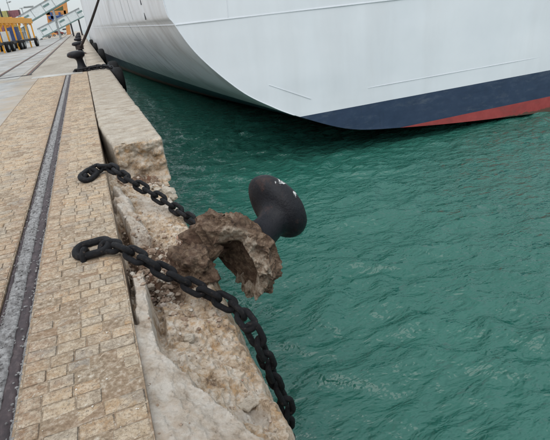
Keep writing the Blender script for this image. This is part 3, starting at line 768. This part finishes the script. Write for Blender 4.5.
def footing():
    # local: x = -landward, z = bollard axis; body below z=0, hollow underneath
    prof = [(.33, .055), (.40, .035), (.44, -.02), (.45, -.10), (.44, -.18), (.41, -.225), (.36, -.23), (.325, -.19), (.305, -.12), (.285, -.03), (.20, -.012), (.10, -.008), (.0, -.008)]
    P = smooth_path([Vector((a, b_, 0)) for a, b_ in prof], 8); n = 220; v = []; f = []; kd = []
    RIM = 6*8
    for pi_, p in enumerate(P):
        for k in range(n):
            t = 2*math.pi*k/n; r, z = p.x, p.y
            # azimuth-dependent break: gone on the landward-low side, bulky on the upper side
            d = Vector((math.cos(t), math.sin(t), 0))
            open_ = sst(.35, .97, math.cos(t-OPEN)); bulk = sst(.2, .95, math.cos(t-BULK))
            if z < 0:
                z = z*(1-.72*open_) if r > .24 else z
                if r > .29: r2 = r; r += .05*bulk*sst(0, -.15, z); z -= .16*bulk*sst(-.02, -.2, z)*(1 if r2 > .33 else .5)
            r -= .05*open_*(1 if r > .4 else 0)
            if pi_ > RIM: r *= 1-.42*bulk
            q = d*r+Vector((0, 0, z))
            e = 1 if r > .05 else 0
            amp = (.05*nz(q, 4, 5, 2)+.10*(vor(q, 4.6, 3)-.38)+.05*(vor(q, 11, 6)-.35)+.014*(vor(q, 24, 8)-.35)+.018*nz(q, 30, 4, 7))*e*(1 if p.y < .03 else .4)*(.55 if p.x < .31 else 1)
            q += (d*.7+Vector((0, 0, -.7 if p.y < -.1 else .3)))*amp
            v.append(q); kd.append(.75*sst(-.10, -.2, p.y)*(1-bulk*.75)*(1 if .31 < p.x < .45 else .0)+(.35 if p.x < .29 else 0))
    K = len(P)
    for i in range(K-1):
        for k in range(n): f.append((i*n+(k+1) % n, i*n+k, (i+1)*n+k, (i+1)*n+(k+1) % n))
    me = bpy.data.meshes.new('concrete_footing'); me.from_pydata([tuple(p) for p in v], [], f); me.materials.append(MT['footing'])
    a = me.attributes.new('kind', 'FLOAT', 'POINT'); a.data.foreach_set('value', kd)
    o = bpy.data.objects.new('concrete_footing', me); C.objects.link(o); o.parent = fb
    o['label'] = 'brown broken concrete footing with a hollow underside'
def azimuth(v): v = Vector(v); return math.atan2(v.dot(yy), v.dot(xx))
right = Vector(rt); upc = Vector(up)
OPEN = azimuth(-right*.80-upc*.60); BULK = azimuth(-right*.75+upc*.65)
footing()

# standing bollards along the quay
BY = [23.0, 38.5, 54, 69.5, 85, 101, 117]
desc = ['nearest standing black bollard with a fender chain round its foot', 'black bollard carrying the dark mooring lines, second standing one', 'small black bollard just beyond the one with the mooring lines',
        'small distant black bollard, fourth standing one from the near end', 'distant black bollard, fifth standing one along the quay', 'far black bollard, sixth standing one along the quay', 'farthest black bollard at the end of the row by the ship']
for i, y in enumerate(BY):
    t = thing('bollard', desc[i], 'bollard', (-.28, y, 0), 'bollards along the quay edge')
    o = bpy.data.objects.new('bollard_body', bme2 if i == 0 else bme); C.objects.link(o); o.parent = t; o.scale = (1.02, 1.02, 1.08)
    v, f = rough_box(-.64, .08, y-.36, y+.36, -.05, .018, .12, .02, .006, i)
    mk('base_plate', v, f, 'rust', t, True)

# fender chain round the first standing bollard and its tyres
ch3 = thing('fender_chain', 'black chain from the nearest standing bollard to the tyre fender at the edge', 'chain', (-.1, 22.6, 0))
LK2 = link_mesh(.30, .19, .062, 18, 8)
make_chain(ch3, [Vector(p) for p in ((-.62, 22.75, .05), (-.45, 22.45, .07), (-.1, 22.35, .08), (.2, 22.2, .10), (.55, 22.0, .10), (.78, 21.6, .09), (.93, 21.2, -.02), (1.0, 21.0, -.25))], .30, .19, .062, .6, LK2)
ch4 = thing('fender_chain', 'second black chain lying beside the fender chain at the nearest standing bollard', 'chain', (-.1, 22.9, 0))
make_chain(ch4, [Vector(p) for p in ((-.05, 23.0, .06), (.25, 23.05, .09), (.6, 22.7, .10), (.84, 22.2, .07), (.96, 21.8, -.05), (1.0, 21.7, -.3))], .30, .19, .062, .9, LK2)
def tyre(label, c, Rm, r, wd, group='tyre fenders between ship and quay', axis='x'):
    t = thing('tyre_fender', label, 'fender', c, group)
    v = []; f = []; n, m = 32, 14
    for i in range(n):
        a = 2*math.pi*i/n; tread = .012 if i % 2 else 0
        for k in range(m):
            b_ = 2*math.pi*k/m; rr_ = Rm+r*(abs(math.cos(b_))**.7)*math.copysign(1, math.cos(b_))+(tread if math.cos(b_) > .6 else 0)
            v.append(Vector((wd*(abs(math.sin(b_))**.7)*math.copysign(1, math.sin(b_)), rr_*math.cos(a), rr_*math.sin(a)))+Vector(c))
    for i in range(n):
        for k in range(m): f.append((i*m+k, i*m+(k+1) % m, ((i+1) % n)*m+(k+1) % m, ((i+1) % n)*m+k))
    mk('tyre', v, f, 'tyre', t, True); return t
tyre('black tyre fender hung at the quay edge by the nearest standing bollard', (1.03, 20.95, -.42), .36, .16, .20)
tyre('black tyre fender hanging against the ship just past the nearest bollard', (1.08, 24.6, -.45), .40, .18, .24)
for i, y in enumerate(BY[1:4]):
    tyre(['black tyre fender below the bollard with the mooring lines', 'distant black tyre fender below the third standing bollard', 'far black tyre fender below the fourth standing bollard'][i], (1.05, y-1.2, -.35), .40, .18, .22)

# ------------------------------------------------------------------ ship
YT = 12.0; XC = 15.0
out0 = [(1.62, 15), (1.66, 9), (1.74, 5), (1.93, 2.12), (2.11, 1.54), (2.58, .76), (3.48, -.17), (4.26, -.70), (5.1, -1.14), (6.65, -1.76), (8.37, -2.03), (11, -2.30), (XC, -2.60)]
outF = [(1.62, 15), (1.62, 9), (1.62, 5), (1.62, 2.12), (1.62, 1.54), (1.63, .76), (1.66, -.6), (1.75, -1.6), (1.95, -2.6), (2.9, -4.2), (5.0, -5.4), (9, -6.0), (XC, -6.2)]
def section(y):
    b_ = min(1, max(0, y-YT)/55.0)
    pts = [Vector((lerp(a[0], c[0], b_), y, lerp(a[1], c[1], b_))) for a, c in zip(out0, outF)]
    tp = sst(118, 172, y)
    pts = [Vector((lerp(p.x, XC, tp*(1-.12*max(0, p.z)/15)), p.y, p.z)) for p in pts]
    return smooth_path(pts, 7)
ship = thing('moored_ship', 'large white ship with navy and red boot, stern rounded, moored at the quay', 'ship', (XC, YT, WATER_Z))
ysec = list(np.concatenate([np.arange(YT, 40, .8), np.arange(40, 120, 4), np.arange(120, 175, 5)]))
for sgn in (1, -1):
    v = []; f = []; g = []
    for y in ysec:
        for p in section(y):
            v.append(Vector((p.x if sgn == 1 else 2*XC-p.x, p.y, p.z))); g.append(.75)
    n = len(section(20))
    for j in range(len(ysec)-1):
        for i in range(n-1):
            a = j*n+i; q = (a, a+1, a+n+1, a+n); f.append(q if sgn == 1 else q[::-1])
    o = mk('hull_side', v, f, 'hull', ship, True)
    a = o.data.attributes.new('grime', 'FLOAT', 'POINT'); a.data.foreach_set('value', g)
sec = section(YT)
# transom: fan of vertical strips with gently uneven plating
v = []; f = []; m = 40
for p in sec:
    for k in range(m+1):
        x = lerp(p.x, 2*XC-p.x, k/m); v.append(Vector((x, YT+(.010*nz((x, 0, p.z), .8, 3, 4) if 0 < k < m else 0), p.z)))
for i in range(len(sec)-1):
    for k in range(m): a = i*(m+1)+k; f.append((a, a+m+1, a+m+2, a+1))
o = mk('transom', v, f, 'hull', ship, True); a = o.data.attributes.new('grime', 'FLOAT', 'POINT'); a.data.foreach_set('value', [.05]*len(v))
dk = MB().add([(sec[0].x, YT, 15), (2*XC-sec[0].x, YT, 15), (2*XC-1.62, 120, 15), (XC, 172, 15), (1.62, 120, 15)], [(0, 1, 2, 3, 4)]); dk.build('deck', 'grey', ship)
def hull_x(y, z):
    s = section(y)
    for a, b_ in zip(s, s[1:]):
        if b_.z <= z <= a.z: return lerp(a.x, b_.x, (a.z-z)/max(1e-6, a.z-b_.z))
    return s[-1].x
# horizontal weld seam round the stern
zs = 1.54
mb = MB(); x0 = hull_x(YT, zs); mb.box((XC, YT-.006, zs), (2*(XC-x0), .016, .02)); mb.build('seam', 'seam', ship)
mb = MB(); mb.tube([Vector((hull_x(y, zs)-.004, y, zs)) for y in np.arange(YT, 118, 2)], .013, 6); mb.build('seam', 'seam', ship)
# short seams and a scratch on the transom
def tline(pa, pb, w, mat='seam', name='weld_line', d=.010):
    a = ony(pa[0], pa[1], YT-.004); b_ = ony(pb[0], pb[1], YT-.004); return MB().beam(a, b_, d, w).build(name, mat, ship)
tline((368, 88), (555, 54.5), .012, d=.008); tline((269, 85), (311, 99), .014, d=.008); tline((226, -6), (228, 17.5), .020, d=.008)
# bright bead on the transom edge
mb = MB(); mb.tube([p+Vector((-.004, -.004, 0)) for p in sec if -1.12 < p.z < 6], .012, 6); mb.build('edge_bead', 'seam', ship)
# draught marks on the side
for k in range(4):
    z = 1.85+.42*k; p = onx(142-1.2*k, 24-7.5*k, 1.9); y = 15.9
    x = hull_x(y, z)
    MB().box((x-.004, y, z), (.012, .10 if k % 2 else .13, .26)).build('draught_mark', 'mark', ship)
# plating streak pipe on the side
for yy_ in (19.5, 22.3): 
    mb = MB(); mb.tube([Vector((hull_x(yy_, z)-.004, yy_, z)) for z in np.arange(-.6, 6, .3)], .008, 5); mb.build('weld_line', 'grey', ship)

# mooring lines
ml = thing('mooring_line', 'dark mooring lines rising from the second standing bollard to the ship', 'rope', (-.28, 38.5, .4))
e = onx(102.5, -12, 1.60)
for k in range(2):
    a = Vector((-.25+.10*k, 38.4, .46)); b_ = e+Vector((0, .25*k, 0))
    pts = [a.lerp(b_, i/14)-Vector((0, 0, .10*math.sin(math.pi*i/14))) for i in range(15)]
    MB().tube(pts, .058, 8).build('rope', 'rope', ml, True)
mb = MB()
for k in range(4):
    mb.tube([Vector((-.29+.24*math.cos(a), 38.5+.24*math.sin(a), .34+.075*k+.01*math.sin(3*a))) for a in np.linspace(0, 2*math.pi, 24)], .045, 6, False)
mb.build('turns', 'rope', ml, True)
mb = MB(); mb.box(e+Vector((.02, .12, 0)), (.06, .75, .45)); mb.build('fairlead', 'dark', ship)

# ------------------------------------------------------------------ far quay gear
def yellow_frame():
    A = onz(-14, 57.2, 0); B = onz(38.5, 46, 0); d = (B-A); L = d.length; d.normalize(); s = Vector((-d.y, d.x, 0)); H = 3.45
    t = thing('yellow_frame', 'yellow steel loading frame on posts with a dark wheeled chassis at left', 'frame', A)
    for w in (0, 2.2):
        o_ = s*w
        MB().beam(A+o_+Vector((0, 0, H)), B+o_+Vector((0, 0, H*.93)), .25, .62).build('top_beam', 'yellow', t)
        MB().beam(A+o_+Vector((0, 0, .95)), B+o_+Vector((0, 0, .95)), .2, .28).build('chassis_rail', 'dark', t)
        for k in range(8):
            p = A+d*(L*(.02+.135*k))+o_
            MB().beam(p, p+Vector((0, 0, H-.25)), .17, .17).build('post', 'yellow', t)
        for k in range(14):
            p = A+d*(L*(.02+.07*k))+o_
            MB().beam(p+Vector((0, 0, H-.32)), p+d*.1+Vector((0, 0, H-.75)), .1, .1).build('bracket', 'yellow', t)
    for k in range(4):
        p = A+d*(L*(.1+.25*k))
        MB().beam(p+Vector((0, 0, H+.1)), p+s*2.2+Vector((0, 0, H+.1)), .2, .3).build('cross_beam', 'yellow', t)
    for u in (.33, .42, .58, .64, .94):
        for w in (-.2, 2.4):
            p = A+d*(L*u)+s*w+Vector((0, 0, .52)); v = []
            wh = MB().tube([p-s*.16, p-s*.15, p+s*.15, p+s*.16], [.36, .52, .52, .36], 18).build('wheel', 'tyre', t, False)
            for e_ in (-1, 1): MB().tube([p+s*.155*e_, p+s*.18*e_], [.26, .22], 14).build('rim', 'grey', wh)
    for u, c, hh in ((.36, 'blue', 1.3), (.52, 'white', 1.1), (.71, 'blue', 1.5), (.8, 'grey', .9)):
        p = A+d*(L*u)+s*1.1+Vector((0, 0, 1.1+hh/2)); MB().box(p, (.9, 1.4, hh), d.to_track_quat('X', 'Z')).build('machinery_box', c, t)
yellow_frame()

def gangway(label, pa, pb, Y, th, wd=2.4, legs=()):
    a = ony(pa[0], pa[1], Y); b_ = ony(pb[0], pb[1], Y); d = (b_-a).normalized(); n = Vector((-d.z, 0, d.x))
    t = thing('gangway', label, 'gangway', (a.x, Y, 0), 'sloping white gangways beside the ship')
    MB().beam(a, b_, wd, th).build('tunnel', 'white', t)
    MB().beam(a-n*th*.56, b_-n*th*.56, wd*1.05, th*.14).build('bottom_chord', 'teal', t)
    MB().beam(a+n*th*.56, b_+n*th*.56, wd*1.08, th*.12).build('roof_edge', 'grey', t)
    L = (b_-a).length; k = int(L/2.2)
    for i in range(k):
        p = a+d*(L*(i+.5)/k)-Vector((0, wd/2+.02, 0))
        MB().box(p-n*.02, (.09, .06, th*1.0), d.to_track_quat('X', 'Z')).build('rib', 'grey', t)
        if i % 2 == 0: MB().box(p+d*.8+n*th*.12, (1.3, .05, th*.22), d.to_track_quat('X', 'Z')).build('pane', 'teal', t)
    for u, m in legs:
        p = a+d*(L*u)
        for w in (-wd*.4, wd*.4):
            MB().beam((p.x, Y+w, 0), (p.x, Y+w, p.z-th*.5), .35, .35).build('leg', m, t)
        MB().beam((p.x, Y-wd*.5, p.z*.5), (p.x, Y+wd*.5, p.z*.5), .2, .2).build('brace', m, t)
    MB().box(a+d*.2, (1.0, wd*1.1, th*1.25), d.to_track_quat('X', 'Z')).build('end_frame', 'white', t)
gangway('lower white enclosed gangway sloping up to the ship side', (37.5, 34.5), (81.5, 12.3), 132, 1.75, 2.4, ((.05, 'grey'), (.72, 'dark'), (.90, 'dark')))
gangway('upper white enclosed gangway sloping up out of the picture', (18.5, 23), (78, -11.5), 112, 1.55, 2.4, ((.04, 'grey'), (.55, 'grey')))

def portal_crane():
    Y = 185
    t = thing('portal_crane', 'orange portal crane with a green machinery house behind the gangways', 'crane', (ony(56, 30, Y).x, Y, 0))
    def P(px, py, dy=0): return ony(px, py, Y)+Vector((0, dy, 0))
    for dy in (0, 7):
        for px in (47.3, 65.0):
            a = P(px, 20, dy); a.z = 0; top = P(px-2.6, -12, dy); MB().beam(a, top, 1.2, 1.2).build('leg', 'orange', t)
        MB().beam(P(45.5, 13.3, dy), P(66, 12.3, dy), 1.2, 1.1).build('portal_beam', 'orange', t)
        MB().beam(P(47, 13, dy), P(64, 4, dy), .6, .6).build('brace', 'orange', t)
        MB().beam(P(40, -4, dy), P(70, -8, dy), 1.0, 1.2).build('upper_beam', 'orange', t)
    MB().box(P(58, 7.5, 3), (3.8, 4, 2.4)).build('machinery_house', 'green', t)
    MB().box(P(56, 17.2, -1), (4.6, 2, .9)).build('travelling_platform', 'blue', t)
    MB().box(P(52.3, 17.2, -1), (.7, 2, 2.9)).build('hoist_mast', 'blue', t); MB().box(P(60, 15, -1), (.6, 1.5, 1.6)).build('hoist_mast', 'blue', t)
portal_crane()

def container(label, px, py, Y, dims, mat, z0):
    p = ony(px, py, Y); t = thing('shipping_container', label, 'container', (p.x, Y, z0), 'stacked shipping containers behind the yellow frame')
    l, w, h = dims
    MB().box((p.x, Y, z0+h/2), (l, w, h)).build('body', mat, t)
    n = int(l/.55)
    for i in range(n): MB().box((p.x-l/2+l*(i+.5)/n, Y-w/2-.03, z0+h/2), (.22, .08, h*.9)).build('corrugation', mat, t)
    for s in (-1, 1): MB().box((p.x+s*(l/2-.06), Y-w/2-.04, z0+h/2), (.14, .12, h*1.01)).build('corner_post', 'dark', t)
container('olive shipping container on top of the stack at far left', 1, 22, 140, (4.4, 2.4, 2.4), 'olive', 4.8)
container('maroon shipping container on top of the stack behind the yellow frame', 12.5, 22, 141, (4.6, 2.4, 2.4), 'maroon', 4.8)
for k, (px, m, nm) in enumerate(((1, 'maroon', 'maroon shipping container under the olive one'), (12.5, 'olive', 'olive shipping container under the top maroon one'))):
    container(nm, px, 22, 140.0+k, (4.4+.2*k, 2.4, 2.4), m, 2.4)
    container(['blue shipping container at the bottom of the far left stack', 'white shipping container at the bottom of the stack behind the yellow frame'][k], px, 22, 140.0+k, (4.4+.2*k, 2.4, 2.4), ['blue', 'white'][k], 0)

def light_mast(label, px, Y, Htop, mat='dark', lamp=False):
    p = ony(px, 30, Y); t = thing('light_mast', label, 'lamp post', (p.x, Y, 0))
    MB().tube([(p.x, Y, 0), (p.x, Y, Htop)], [.22, .12], 10).build('pole', mat, t, True)
    for z in ((Htop, Htop*.85) if not lamp else (Htop,)):
        w = 3.2 if lamp else 1.6
        MB().beam((p.x-w*.15, Y, z), (p.x+w*.85 if lamp else p.x+w*.5, Y, z), .35, .14).build('arm', mat, t)
        MB().box((p.x+(w*.55 if lamp else .8), Y-.1, z+.18), (w*.75 if lamp else .7, .6, .28)).build('lamp_head', mat, t)
light_mast('tall dark light mast at far left of the sky', 6.2, 130, 12.5)
light_mast('thin pale light mast right of the tall dark one', 15.5, 180, 13, 'grey')
light_mast('grey mast with a long dark lamp head above the gangway', 28, 150, 7.9, 'grey', True)

def far_car(name, label, px, Y, L, H, mat, cat='car', group=None):
    p = ony(px, 33, Y); t = thing(name, label, cat, (p.x, Y, 0), group); Wd = 1.8
    pr = [(-.5, .3), (-.5, .62), (-.34, .68), (-.2, 1), (.22, 1), (.36, .68), (.5, .6), (.5, .3)]
    v = [Vector((p.x+a*L, Y+s*Wd/2, b_*H)) for s in (-1, 1) for a, b_ in pr]; n = len(pr)
    f = [list(range(n)), list(range(2*n-1, n-1, -1))]+[(i, n+i, n+(i+1) % n, (i+1) % n) for i in range(n)]
    mk('body', v, f, mat, t)
    MB().box((p.x+.02*L, Y-Wd/2-.01, H*.82), (L*.42, .03, H*.2)).build('side_window', 'glass', t)
    for s in (-.3, .3):
        for w in (-1, 1):
            wh = MB().tube([(p.x+s*L, Y+w*.92, .33), (p.x+s*L, Y+w*.72, .33)], .33, 14).build('wheel', 'tyre', t)
            MB().tube([(p.x+s*L, Y+w*.915, .33), (p.x+s*L, Y+w*.935, .33)], .2, 12).build('rim', 'grey', wh)
far_car('parked_van', 'white van parked far along the quay under the lower gangway', 66, 205, 4.6, 2.2, 'white', 'van')
far_car('parked_car', 'dark red car parked far along the quay left of the white van', 57, 190, 4.2, 1.5, 'red', group='cars far along the quay')
far_car('parked_car', 'orange brown car parked far along the quay, leftmost of the row', 49.5, 180, 4.2, 1.5, 'orange', group='cars far along the quay')
far_car('parked_car', 'blue car parked far along the quay between the red car and van', 61, 215, 4.2, 1.5, 'blue', group='cars far along the quay')
far_car('parked_car', 'dark car parked below the foot of the lower gangway', 43, 150, 4.2, 1.4, 'grey', group='cars far along the quay')
